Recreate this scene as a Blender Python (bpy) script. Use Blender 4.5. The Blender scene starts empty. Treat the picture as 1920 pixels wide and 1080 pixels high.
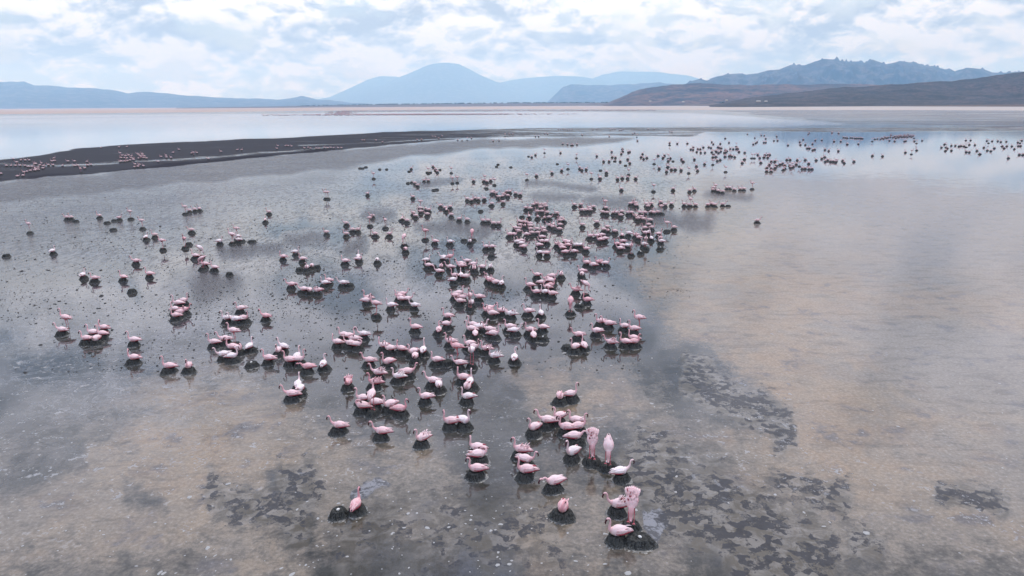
import bpy, math, random
import numpy as np
from mathutils import Vector, Matrix
R = math.radians
rng = random.Random(7)
nr = np.random.RandomState(11)
sc = bpy.context.scene
col = sc.collection

# ---------------------------------------------------------------- camera
H = 8.6                                   # height of the viewpoint over the lake, metres
FPX = 1280.0                              # focal length in pixels of a 1920 px wide picture (24 mm)
PITCH = math.atan(343.0 / FPX)
ROLL = 0.0062
r0 = Vector((1, 0, 0)); fw = Vector((0, math.cos(PITCH), -math.sin(PITCH))); u0 = Vector((0, math.sin(PITCH), math.cos(PITCH)))
rr = math.cos(ROLL) * r0 - math.sin(ROLL) * u0
uu = math.sin(ROLL) * r0 + math.cos(ROLL) * u0
cam = bpy.data.objects.new('camera', bpy.data.cameras.new('camera')); col.objects.link(cam)
m = Matrix.Identity(4)
for i in range(3):
    m[i][0] = rr[i]; m[i][1] = uu[i]; m[i][2] = -fw[i]
m[2][3] = H
cam.matrix_world = m
cam.data.lens = 24; cam.data.sensor_width = 36; cam.data.clip_start = .1; cam.data.clip_end = 200000
sc.camera = cam

def ray(px, py):
    return fw + rr * ((px - 960) / FPX) - uu * ((py - 540) / FPX)
def ground(px, py, z=0.0, far=29000.0):   # the place on the level z that the photo shows at px, py
    d = ray(px, py)
    t = far / d.y if d.z > -1e-6 else min((z - H) / d.z, far / d.y)
    return Vector((d.x * t, d.y * t, z))
def at_depth(px, py, Y):
    d = ray(px, py); t = Y / d.y
    return Vector((d.x * t, Y, H + d.z * t))

# ---------------------------------------------------------------- sky, sun, exposure
SUN_EL, SUN_AZ = 58.0, 28.0               # azimuth measured from +Y (view direction) towards +X
w = bpy.data.worlds.new('World'); sc.world = w; w.use_nodes = True
wt = w.node_tree; wt.nodes.clear()

class G:                                   # tiny helper for node graphs
    def __init__(s, nt): s.nt = nt
    def n(s, t, **k):
        x = s.nt.nodes.new(t)
        for a, b in k.items(): setattr(x, a, b)
        return x
    def put(s, sock, v):
        if isinstance(v, bpy.types.NodeSocket): s.nt.links.new(v, sock)
        elif v is not None:
            if isinstance(v, (tuple, list)) and len(v) == 3 and sock.type == 'RGBA': v = (*v, 1)
            sock.default_value = v
    def m(s, op, a, b=None, c=None, clamp=False):
        x = s.n('ShaderNodeMath', operation=op, use_clamp=clamp); s.put(x.inputs[0], a); s.put(x.inputs[1], b)
        if c is not None: s.put(x.inputs[2], c)
        return x.outputs[0]
    def vm(s, op, a, b=None):
        x = s.n('ShaderNodeVectorMath', operation=op); s.put(x.inputs[0], a)
        if b is not None: s.put(x.inputs[3 if op == 'SCALE' else 1], b)
        return x.outputs[0]
    def xyz(s, a, b, c):
        x = s.n('ShaderNodeCombineXYZ'); s.put(x.inputs[0], a); s.put(x.inputs[1], b); s.put(x.inputs[2], c); return x.outputs[0]
    def sep(s, v):
        x = s.n('ShaderNodeSeparateXYZ'); s.put(x.inputs[0], v); return x.outputs
    def noise(s, v, scale, detail=4, rough=.5, dist=0, color=False, lac=2.0):
        x = s.n('ShaderNodeTexNoise'); s.put(x.inputs['Vector'], v); s.put(x.inputs['Scale'], scale)
        s.put(x.inputs['Detail'], detail); s.put(x.inputs['Roughness'], rough); s.put(x.inputs['Distortion'], dist); s.put(x.inputs['Lacunarity'], lac)
        return x.outputs['Color' if color else 'Fac']
    def voro(s, v, scale, rnd=1, feature='F1'):
        x = s.n('ShaderNodeTexVoronoi', feature=feature); s.put(x.inputs['Vector'], v); s.put(x.inputs['Scale'], scale); s.put(x.inputs['Randomness'], rnd)
        return x.outputs['Distance'], x.outputs['Color']
    def ss(s, v, a, b, lo=0.0, hi=1.0):
        x = s.n('ShaderNodeMapRange', interpolation_type='SMOOTHSTEP'); s.put(x.inputs[0], v)
        for i, q in enumerate((a, b, lo, hi)): s.put(x.inputs[i + 1], q)
        return x.outputs[0]
    def mix(s, f, a, b, bt='MIX'):
        x = s.n('ShaderNodeMix', data_type='RGBA', blend_type=bt); s.put(x.inputs[0], f); s.put(x.inputs[6], a); s.put(x.inputs[7], b); return x.outputs[2]

g = G(wt)
out = g.n('ShaderNodeOutputWorld')
sky = g.n('ShaderNodeTexSky', sky_type='NISHITA', sun_disc=False, sun_elevation=R(SUN_EL), sun_rotation=R(SUN_AZ))
sky.air_density = 1.0; sky.dust_density = 1.5
bsky = g.n('ShaderNodeBackground'); g.put(bsky.inputs[0], sky.outputs[0]); bsky.inputs[1].default_value = .12
D = g.n('ShaderNodeTexCoord').outputs['Generated']
dx, dy, dz = g.sep(D)
zc = g.m('MAXIMUM', dz, 0.0)
inv = g.m('DIVIDE', 1.0, g.m('ADD', zc, .46))
P = g.xyz(g.m('MULTIPLY', dx, inv), g.m('MULTIPLY', dy, inv), 0.0)
warp = g.vm('SCALE', g.noise(P, 5, 2, color=True), .07)
P = g.vm('ADD', P, warp)
inv2 = g.m('DIVIDE', 1.0, g.m('ADD', zc, .447))                     # the same layer looked at a little higher: lit tops, grey bases
P2 = g.vm('ADD', g.xyz(g.m('MULTIPLY', dx, inv2), g.m('MULTIPLY', dy, inv2), 0.0), warp)
na = g.noise(P, 5.4, 9, .57); nb = g.noise(P2, 5.4, 9, .57)
big = g.noise(P, 1.5, 3, .5)
cover = g.ss(g.m('ADD', na, g.m('MULTIPLY', g.m('SUBTRACT', big, .5), .5)), .36, .50)
relief = g.m('MULTIPLY', g.m('SUBTRACT', na, nb), 4.2)
thick = g.ss(na, .42, .78)
lum = g.m('ADD', g.m('SUBTRACT', .86, g.m('MULTIPLY', thick, .42)), g.m('MULTIPLY', relief, 1.0))
lum = g.m('ADD', lum, g.m('MULTIPLY', g.m('SUBTRACT', .5, big), 1.0))
lum = g.m('MINIMUM', g.m('MAXIMUM', lum, .46), .92)
lum = g.m('MULTIPLY', lum, g.ss(dz, .05, .28, 1.0, 2.3))
ctint = g.mix(g.ss(lum, .6, 1.1), (.76, .89, 1.05), (.92, .98, 1.03))
ctint = g.mix(g.ss(dz, .10, .3), ctint, (.80, .88, 1.12))
bc = g.n('ShaderNodeBackground'); g.put(bc.inputs[0], ctint); g.put(bc.inputs[1], lum)
mx = g.n('ShaderNodeMixShader'); g.put(mx.inputs[0], g.m('ADD', .12, g.m('MULTIPLY', cover, .88)))
wt.links.new(bsky.outputs[0], mx.inputs[1]); wt.links.new(bc.outputs[0], mx.inputs[2]); wt.links.new(mx.outputs[0], out.inputs[0])
w.cycles.sampling_method = 'MANUAL'; w.cycles.sample_map_resolution = 512

sl = bpy.data.lights.new('sun', 'SUN'); sl.energy = 2.0; sl.angle = R(9); sl.color = (1, .96, .9)
so = bpy.data.objects.new('sun', sl); col.objects.link(so)
sd = Vector((math.sin(R(SUN_AZ)) * math.cos(R(SUN_EL)), math.cos(R(SUN_AZ)) * math.cos(R(SUN_EL)), math.sin(R(SUN_EL))))
so.rotation_euler = sd.to_track_quat('Z', 'Y').to_euler(); so.location = (0, 0, 60)
sc.view_settings.view_transform = 'Standard'; sc.view_settings.look = 'None'
sc.view_settings.exposure = 0.02; sc.view_settings.gamma = 1
sc.cycles.max_bounces = 6; sc.cycles.volume_bounces = 1; sc.cycles.diffuse_bounces = 3; sc.cycles.glossy_bounces = 3
sc.cycles.caustics_reflective = False; sc.cycles.caustics_refractive = False

# ---------------------------------------------------------------- helpers
def tag(o, label=None, cat=None, group=None, kind=None):
    if label: o['label'] = label
    if cat: o['category'] = cat
    if group: o['group'] = group
    if kind: o['kind'] = kind
    return o
def mat(name, rough=.6, ior=1.45):
    mt = bpy.data.materials.new(name); mt.use_nodes = True
    return mt, G(mt.node_tree), mt.node_tree.nodes['Principled BSDF']
def mesh_np(name, V, F, mats, fmat=None, smooth=True):
    me = bpy.data.meshes.new(name); V = np.asarray(V, np.float32)
    if isinstance(F, np.ndarray):
        k = F.shape[1]; nf = F.shape[0]
        me.vertices.add(len(V)); me.vertices.foreach_set('co', V.ravel())
        me.loops.add(nf * k); me.loops.foreach_set('vertex_index', F.astype(np.int32).ravel())
        me.polygons.add(nf); me.polygons.foreach_set('loop_start', np.arange(0, nf * k, k, dtype=np.int32))
        me.polygons.foreach_set('loop_total', np.full(nf, k, np.int32))
    else:
        me.from_pydata([tuple(map(float, v)) for v in V], [], F)
    for q in mats: me.materials.append(q)
    if fmat is not None: me.polygons.foreach_set('material_index', np.asarray(fmat, np.int32))
    me.polygons.foreach_set('use_smooth', np.full(len(me.polygons), smooth))
    me.update(calc_edges=True); me.validate()
    return me
def add(name, me, parent=None, loc=None, rz=0):
    o = bpy.data.objects.new(name, me); col.objects.link(o)
    if parent: o.parent = parent
    if loc is not None: o.location = loc
    o.rotation_euler.z = rz
    return o
def vnoise(x, y, seed=0):                  # value noise on arrays
    xi = np.floor(x).astype(np.int64); yi = np.floor(y).astype(np.int64); fx = x - xi; fy = y - yi
    fx = fx * fx * (3 - 2 * fx); fy = fy * fy * (3 - 2 * fy)
    def h(a, b):
        n = (a * 374761393 + b * 668265263 + seed * 982451653) & 0x7fffffff
        n = ((n ^ (n >> 13)) * 1274126177) & 0x7fffffff
        return ((n ^ (n >> 16)) & 0xffff) / 65535.0
    return (h(xi, yi) * (1 - fx) + h(xi + 1, yi) * fx) * (1 - fy) + (h(xi, yi + 1) * (1 - fx) + h(xi + 1, yi + 1) * fx) * fy
def fbm(x, y, o=4, seed=0, ridged=False):
    s = 0; a = 1; t = 0
    for i in range(o):
        v = vnoise(x, y, seed + i)
        s = s + a * ((1 - abs(2 * v - 1)) if ridged else v); t += a; a *= .5; x = x * 2.03; y = y * 2.03
    return s / t

# ---------------------------------------------------------------- lake bed under its film of water: one sheet to the horizon
az = np.concatenate([np.arange(-180, -44, 4.0), np.arange(-44, 44, .22), np.arange(44, 180, 4.0)])
lr = np.concatenate([np.arange(math.log(3), math.log(9), .12), np.arange(math.log(9), math.log(3000), .0065), np.arange(math.log(3000), math.log(30500), .05)])
A, L = np.meshgrid(np.radians(az), lr, indexing='ij'); na_, nl = A.shape
def q(px, py):
    p = ground(px, py); return math.atan2(p.x, p.y), math.log(math.hypot(p.x, p.y))
KM = .16
def poly_mask(pts, soft, warp=.012, seed=0):
    """1 inside a shore-line given by the places seen at the listed pixels, fading over `soft` radians of bearing"""
    Q = [q(*p) for p in pts]
    Z = .05 * (fbm(A * 22, L * 4.4, 6, seed) - .5) * (warp / .012)
    Z2 = .03 * (fbm(A * 22 + 31, L * 4.4 + 7, 6, seed + 9) - .5) * (warp / .012)
    X = A + Z; Y = L * KM + Z2
    d = np.full(A.shape, 9.0); ins = np.zeros(A.shape, bool)
    n = len(Q)
    for i in range(n):
        x1, y1 = Q[i][0], Q[i][1] * KM; x2, y2 = Q[(i + 1) % n][0], Q[(i + 1) % n][1] * KM
        ex, ey = x2 - x1, y2 - y1; ll = ex * ex + ey * ey + 1e-12
        t = np.clip(((X - x1) * ex + (Y - y1) * ey) / ll, 0, 1)
        d = np.minimum(d, np.hypot(X - x1 - t * ex, Y - y1 - t * ey))
        c = ((y1 > Y) != (y2 > Y)) & (X < ex * (Y - y1) / (y2 - y1 + 1e-12) + x1)
        ins ^= c
    sdv = np.where(ins, d, -d)
    v = np.clip(sdv / (2 * soft) + .5, 0, 1)
    return v * v * (3 - 2 * v)
def stroke(pts, wd, soft=.95, seed=0):
    Q = [q(*p) for p in pts]
    X = A + wd * 2.2 * (fbm(A * 34, L * 7, 5, seed) - .5); Y = L * KM + wd * 1.6 * (fbm(A * 34 + 5, L * 7, 5, seed + 5) - .5)
    d = np.full(A.shape, 9.0)
    for (a1, b1), (a2, b2) in zip(Q[:-1], Q[1:]):
        b1, b2 = b1 * KM, b2 * KM; ex, ey = a2 - a1, b2 - b1
        t = np.clip(((X - a1) * ex + (Y - b1) * ey) / (ex * ex + ey * ey + 1e-12), 0, 1)
        d = np.minimum(d, np.hypot(X - a1 - t * ex, Y - b1 - t * ey))
    v = np.clip((wd * (1 + soft) - d) / (wd * 2 * soft), 0, 1)
    return v * v * (3 - 2 * v)
mx_ = np.maximum
sand = poly_mask([(1330, 330), (1290, 420), (1250, 470), (1170, 500), (1210, 545), (1260, 590), (1260, 640), (1330, 680), (1400, 720), (1440, 770), (1320, 800),
                  (1290, 860), (1390, 930), (1500, 990), (1570, 1090), (2150, 1090), (2150, 600), (2000, 380), (1700, 330)], .035, seed=3)
sand = mx_(sand, poly_mask([(230, 800), (300, 730), (420, 700), (520, 745), (600, 775), (680, 830), (800, 850), (860, 900), (830, 950), (720, 960), (640, 1010), (560, 1100), (-200, 1100), (-200, 900), (60, 850)], .035, seed=4))
sand = mx_(sand, .75 * poly_mask([(950, 700), (1100, 690), (1230, 730), (1300, 790), (1330, 850), (1230, 870), (1160, 800), (1000, 790)], .03, seed=5))
sand = mx_(sand, .8 * poly_mask([(1030, 880), (1200, 900), (1270, 960), (1330, 1090), (1000, 1090), (960, 960)], .03, seed=6))
sand = sand * (1 - .95 * stroke([(1300, 690), (1400, 760), (1470, 800)], .012, seed=1))
sand = sand * (1 - .95 * stroke([(1190, 880), (1280, 930), (1380, 980), (1480, 1040), (1540, 1090)], .014, seed=2))
for s_, w_ in (([(1450, 905), (1500, 915), (1560, 920), (1590, 940)], .010), ([(1760, 920), (1830, 935), (1880, 955)], .007), ([(400, 930), (480, 950), (570, 965)], .013),
               ([(1600, 1010), (1650, 1030)], .008), ([(240, 930), (300, 950)], .008), ([(0, 905), (90, 880), (150, 860)], .008), ([(520, 895), (580, 905)], .012)):
    sand = sand * (1 - .6 * stroke(s_, w_, seed=8))
crust = poly_mask([(0, 640), (250, 650), (500, 700), (760, 740), (1000, 790), (1250, 740), (1500, 720), (1600, 850), (2000, 900), (2000, 1100), (-100, 1100)], .06, seed=13)
heavy = mx_(stroke([(1190, 870), (1280, 925), (1380, 980), (1480, 1040), (1540, 1090)], .022, seed=2), stroke([(1290, 700), (1400, 760), (1480, 810)], .014, seed=1))
heavy = mx_(heavy, .7 * poly_mask([(640, 930), (860, 900), (1010, 900), (1090, 960), (1060, 1100), (600, 1100)], .03, seed=21))
for s_, w_ in (([(1470, 905), (1500, 915), (1560, 920), (1590, 940)], .010), ([(1760, 920), (1830, 935), (1880, 955)], .007), ([(400, 930), (480, 950), (570, 965)], .013), ([(1600, 1010), (1650, 1030)], .008), ([(540, 900), (600, 910)], .014)):
    heavy = mx_(heavy, .85 * stroke(s_, w_, seed=8))
heavy = mx_(heavy, .28 * crust)
bar = poly_mask([(-300, 360), (0, 341), (160, 327), (330, 312), (520, 292), (700, 276), (860, 262), (960, 258), (1120, 256), (1300, 256), (1320, 248), (1600, 248), (1960, 246), (1960, 238),
                 (1500, 240), (1100, 239), (960, 241), (760, 247), (520, 259), (300, 268), (150, 277), (70, 292), (0, 299), (-300, 310)], .004, warp=.004, seed=31)
pool = mx_(stroke([(150, 312), (240, 303), (330, 299), (420, 293), (520, 285), (620, 276)], .0035, .9, seed=32), stroke([(560, 273), (700, 268), (800, 262), (940, 256)], .003, .9, seed=33))
pool = mx_(pool, stroke([(0, 308), (100, 311), (200, 306)], .0035, .9, seed=34))
pool = mx_(pool, stroke([(960, 246), (1060, 249), (1300, 247), (1500, 247)], .0018, .9, seed=35))
bar = bar * (1 - .38 * pool)
wbar = np.clip((q(1000, 250)[0] + .04 - A) / .6 + .5, .52, .95)                    # the bar thins out and wettens eastwards
bar = bar * wbar
grain = poly_mask([(-300, 400), (0, 385), (200, 362), (420, 340), (640, 318), (760, 296), (900, 280), (1150, 268), (1180, 258), (900, 262), (520, 290), (160, 327), (0, 341), (-300, 360)], .008, warp=.008, seed=41)
grain = mx_(grain, .55 * poly_mask([(-300, 560), (150, 480), (400, 400), (640, 350), (640, 310), (-300, 390)], .05, seed=42))
for s_, w_ in (([(780, 345), (860, 338)], .006), ([(990, 343), (1060, 348), (1110, 353)], .006), ([(1000, 367), (1080, 372)], .007), ([(800, 428), (860, 424), (905, 432)], .009), ([(690, 402), (730, 404)], .008), ([(655, 467), (680, 455)], .01),
               ([(540, 455), (600, 448)], .008), ([(420, 470), (520, 470)], .007), ([(370, 540), (440, 535)], .012), ([(1110, 375), (1180, 380)], .01), ([(1330, 365), (1400, 372)], .007), ([(1230, 410), (1330, 418)], .012)):
    grain = mx_(grain, .9 * stroke(s_, w_, seed=47))
shore = poly_mask([(-600, 216), (0, 214), (300, 211), (600, 207.5), (960, 204.5), (1300, 206), (1920, 207), (2300, 207), (2300, 198), (1920, 196), (960, 196), (0, 203), (-600, 206)], .0012, warp=.0006, seed=51)
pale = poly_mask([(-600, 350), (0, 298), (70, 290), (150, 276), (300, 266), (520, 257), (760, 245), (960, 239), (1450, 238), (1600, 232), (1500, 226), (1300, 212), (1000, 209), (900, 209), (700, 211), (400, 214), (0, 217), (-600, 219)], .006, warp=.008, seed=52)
bluep0 = mx_(stroke([(-200, 224), (0, 223), (200, 220), (420, 217)], .004, .95, seed=81), stroke([(-200, 236), (0, 234), (90, 233)], .003, .95, seed=82))
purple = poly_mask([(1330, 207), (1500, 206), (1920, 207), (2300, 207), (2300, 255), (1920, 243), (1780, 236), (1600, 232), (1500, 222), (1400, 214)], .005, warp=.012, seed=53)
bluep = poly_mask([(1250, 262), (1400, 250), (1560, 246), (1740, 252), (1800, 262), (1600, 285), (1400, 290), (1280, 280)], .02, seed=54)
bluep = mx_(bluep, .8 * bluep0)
lift = poly_mask([(1330, 300), (1500, 290), (2100, 290), (2100, 560), (1700, 520), (1400, 430)], .08, seed=55)  # grazing sky sheen on the right flats, put into the ground colour
slate = mx_(poly_mask([(1205, 955), (1240, 943), (1258, 985), (1235, 1015), (1205, 990)], .006, warp=.004, seed=71), poly_mask([(655, 915), (712, 903), (738, 922), (690, 940), (655, 932)], .006, warp=.004, seed=72))
spk = poly_mask([(-300, 330), (500, 320), (950, 290), (1300, 300), (1280, 420), (1200, 520), (1130, 640), (900, 640), (600, 660), (300, 700), (-300, 720)], .05, seed=61)
V = np.stack([np.exp(L) * np.sin(A), np.exp(L) * np.cos(A), (.035 * bar + .008 * heavy * fbm(A * 400, L * 60, 3, 3)) * (L < 7)], -1).reshape(-1, 3)
ii, jj = np.meshgrid(np.arange(na_), np.arange(nl - 1), indexing='ij'); i2 = (ii + 1) % na_
F = np.stack([ii * nl + jj, ii * nl + jj + 1, i2 * nl + jj + 1, i2 * nl + jj], -1).reshape(-1, 4)

mt, g, pb = mat('lake_bed')
def at2(nm):
    x = g.n('ShaderNodeAttribute', attribute_name=nm); c = g.n('ShaderNodeSeparateColor'); g.put(c.inputs[0], x.outputs['Color'])
    return c.outputs[0], c.outputs[1], c.outputs[2], x.outputs['Alpha']
aS, aH, aB, aK = at2('zone_a'); aG, aP, aW, aU = at2('zone_b'); aL, aC, aX, aSl = at2('zone_c')
pos = g.n('ShaderNodeNewGeometry').outputs['Position']
n1 = g.noise(pos, .16, 5, .6); n2 = g.noise(pos, .75, 5, .6, .4); n3 = g.noise(pos, 2.6, 5, .62, .6); n4 = g.noise(pos, 11, 4, .6); n5 = g.noise(pos, 30, 3, .7)
nf = g.noise(pos, .035, 6, .65)
c5 = lambda n, k: g.m('MULTIPLY', g.m('SUBTRACT', n, .5), k)
add_ = lambda *a: a[0] if len(a) == 1 else g.m('ADD', a[0], add_(*a[1:]))
# bed seen through the shallow water
bed = g.mix(g.ss(n2, .35, .7), (.036, .034, .028), (.062, .058, .054))
bed = g.mix(g.ss(add_(n1, c5(n3, .3)), .45, .7), bed, (.040, .044, .058))
bed = g.mix(g.m('MULTIPLY', aC, g.ss(add_(n1, c5(n3, .6)), .35, .75)), bed, (.088, .086, .082))
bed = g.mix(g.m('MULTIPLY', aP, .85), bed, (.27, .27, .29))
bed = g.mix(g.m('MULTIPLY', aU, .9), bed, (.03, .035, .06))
bed = g.mix(g.m('MULTIPLY', aL, .7), bed, (.13, .125, .14))  # sky sheen of the right flats mixed into the bed colour
# sand and mineral crust
snd = g.mix(g.ss(add_(n1, c5(n3, .3)), .42, .66), (.176, .150, .122), (.225, .174, .122))
snd = g.mix(g.m('MULTIPLY', g.ss(add_(nf, c5(n2, .45), c5(n1, .3)), .47, .62), .72), snd, (.25, .170, .103))
snd = g.mix(g.m('MULTIPLY', g.ss(add_(n2, c5(n3, .4)), .54, .70), .75), snd, (.075, .074, .082))
snd = g.mix(g.m('MULTIPLY', aL, .8), snd, (.20, .178, .182))  # the same sheen painted into the sand as a paler grey
snd = g.mix(g.m('MULTIPLY', g.ss(n4, .56, .75), .5), snd, (.22, .21, .20))
snd = g.mix(g.m('MULTIPLY', g.ss(n5, .56, .66), .7), snd, (.045, .04, .036))
sm = g.ss(add_(aS, c5(n1, .9), c5(n2, 1.0), c5(n3, .9), c5(n4, .35)), .12, .88)
c = g.mix(sm, bed, snd)
c = g.mix(g.m('MULTIPLY', g.ss(add_(n4, c5(n5, .9), c5(n3, .4)), .36, .60, .55, -.0), .85), c, g.vm('SCALE', c, .42))
c = g.mix(g.m('MULTIPLY', g.ss(add_(n5, c5(n4, .6)), .60, .72), .5), c, g.vm('SCALE', c, 1.9))
stx = g.noise(g.vm('MULTIPLY', pos, (.5, 1.3, 1)), 1.5, 6, .7, .5)
c = g.mix(g.m('MULTIPLY', g.ss(stx, .50, .64), .5), c, g.vm('SCALE', c, .42))
gr2 = g.m('MULTIPLY', aK, g.ss(add_(n4, c5(n5, 1.2), c5(n2, .8)), .50, .62))
c = g.mix(g.m('MULTIPLY', gr2, .75), c, (.018, .018, .022))
c = g.mix(g.m('MULTIPLY', g.ss(aH, .35, .8), .7), c, g.mix(g.ss(n3, .4, .6), (.085, .070, .050), (.17, .152, .132)))
gw = g.vm('MULTIPLY', pos, (2.6, .8, 1)); ga = g.noise(gw, 1, 3, .75); gb = g.noise(gw, 3.2, 2, .7)
gz = g.m('MULTIPLY', g.m('MAXIMUM', g.m('MULTIPLY', aK, .8), aG), g.ss(g.sep(pos)[1], 24, 45))
gm = g.m('MULTIPLY', gz, g.ss(add_(ga, c5(gb, .7), c5(n1, .4), g.m('MULTIPLY', aG, .10)), .50, .60))
# dark cells and pale flakes of broken crust
cellp = g.vm('ADD', pos, g.vm('SCALE', g.noise(pos, 3.5, 3, color=True), .28))
vd, vc = g.voro(cellp, 5.2); vr = g.sep(vc)[0]
darkm = g.ss(add_(aH, c5(n1, .6), c5(n2, .7), c5(n3, 1.2), c5(n4, 1.1), c5(n5, .8), c5(vr, .9)), .74, 1.08)
c = g.mix(g.m('MULTIPLY', darkm, .85), c, g.mix(vr, (.008, .009, .012), (.035, .036, .042)))
flk = g.m('MULTIPLY', g.ss(add_(n3, c5(n4, .6)), .61, .67), g.ss(add_(aC, c5(n1, .6)), .3, .8))
wsp = g.noise(g.vm('MULTIPLY', pos, (.7, 1, 1)), 1.5, 6, .7, 1.6)
wsp = g.m('MULTIPLY', g.ss(g.m('ABSOLUTE', g.m('SUBTRACT', wsp, .5)), .022, .004), g.ss(add_(aK, aC, c5(n1, 2.2)), .75, 1.2))
c = g.mix(g.m('MULTIPLY', wsp, .45), c, (.24, .24, .25))
c = g.mix(g.m('MULTIPLY', flk, .7), c, (.26, .26, .27))
flk2 = g.m('MULTIPLY', g.ss(add_(g.noise(pos, .55, 5, .65, 1.2), c5(n4, .3)), .685, .73), g.ss(add_(aC, aS), .2, .7))
c = g.mix(g.m('MULTIPLY', flk2, .7), c, (.20, .21, .24))
c = g.mix(g.m('MULTIPLY', gm, .65), c, (.022, .021, .025))
# granular mud, black bar, far shore
grn = g.m('MULTIPLY', aG, g.ss(add_(n5, c5(n4, .8), c5(n2, .5)), .34, .60, .5, 1))
c = g.mix(g.m('MULTIPLY', grn, .85), c, (.062, .060, .066))
d1, dc = g.voro(pos, 5.5); dr = g.sep(dc)[0]
dots = g.m('MULTIPLY', g.m('LESS_THAN', d1, g.m('MULTIPLY', g.m('MULTIPLY', dr, dr), .36)), g.ss(add_(aK, c5(n1, .8), c5(n2, .5)), .45, .85))
c = g.mix(g.m('MULTIPLY', dots, .9), c, (.015, .014, .016))
bs = g.noise(g.vm('MULTIPLY', pos, (.05, .16, 1)), 1, 7, .72)
bm = g.ss(add_(aB, c5(n2, .5), c5(nf, .5), c5(bs, 1.5)), .22, .85)
slt = g.ss(add_(aSl, c5(n3, 1.0), c5(n4, .6)), .45, .62)
c = g.mix(g.m('MULTIPLY', slt, .9), c, g.mix(g.ss(add_(n3, c5(n4, .6)), .42, .56), (.17, .172, .188), (.045, .045, .05)))
c = g.mix(bm, c, g.mix(n4, (.022, .022, .028), (.052, .052, .060)))
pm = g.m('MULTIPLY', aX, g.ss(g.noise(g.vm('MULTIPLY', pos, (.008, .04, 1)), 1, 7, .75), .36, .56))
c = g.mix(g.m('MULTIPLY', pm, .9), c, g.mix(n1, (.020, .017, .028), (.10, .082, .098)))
bright = g.sep(pos)[0]
shc = g.mix(g.ss(bright, -200, 900), (.30, .215, .18), (.26, .225, .21))
c = g.mix(g.m('MULTIPLY', aW, .92), c, shc)
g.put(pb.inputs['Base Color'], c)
dry = g.m('MAXIMUM', g.m('MAXIMUM', g.m('MULTIPLY', sm, .14), g.m('MULTIPLY', bm, .9)), g.m('MAXIMUM', g.m('MULTIPLY', grn, .8), g.m('MAXIMUM', flk, aW)))
dist = g.ss(g.sep(pos)[1], 90, 600)
g.put(pb.inputs['Roughness'], add_(g.m('MULTIPLY', dry, .30), .035, g.m('MULTIPLY', dist, .22)))
pb.inputs['IOR'].default_value = 1.40
g.put(pb.inputs['Specular IOR Level'], g.m('SUBTRACT', g.m('SUBTRACT', .5, g.m('MULTIPLY', darkm, .36)), g.m('ADD', g.m('MULTIPLY', bm, .43), g.m('MULTIPLY', grn, .2))))
bmp = g.n('ShaderNodeBump'); bmp.inputs['Distance'].default_value = .02
g.put(bmp.inputs['Height'], g.m('MULTIPLY', add_(n3, n4, c5(n5, .5)), g.m('ADD', g.m('MULTIPLY', dry, .6), .03))); bmp.inputs['Strength'].default_value = .6
g.put(pb.inputs['Normal'], bmp.outputs[0])
df = g.n('ShaderNodeBsdfDiffuse'); g.put(df.inputs[0], c); df.inputs[1].default_value = .6
ms = g.n('ShaderNodeMixShader'); g.put(ms.inputs[0], g.m('MAXIMUM', g.m('MULTIPLY', bm, .86), g.m('MAXIMUM', g.m('MAXIMUM', g.m('MULTIPLY', gm, .5), g.m('MULTIPLY', grn, .42)), g.m('MAXIMUM', g.m('MULTIPLY', pm, .35), g.m('MULTIPLY', g.m('MULTIPLY', sm, g.ss(g.sep(pos)[1], 14, 32, .15, 1)), .34)))))
mt.node_tree.links.new(pb.outputs[0], ms.inputs[1]); mt.node_tree.links.new(df.outputs[0], ms.inputs[2])
mt.node_tree.links.new(ms.outputs[0], mt.node_tree.nodes['Material Output'].inputs['Surface'])
me = mesh_np('lake_water', V, F, [mt])
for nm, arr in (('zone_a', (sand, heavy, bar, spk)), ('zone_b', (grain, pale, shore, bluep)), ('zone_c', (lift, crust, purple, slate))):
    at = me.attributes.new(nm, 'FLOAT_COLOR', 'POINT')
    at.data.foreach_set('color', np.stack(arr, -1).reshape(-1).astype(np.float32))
tag(add('shallow_lake_water', me), kind='structure')

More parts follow.
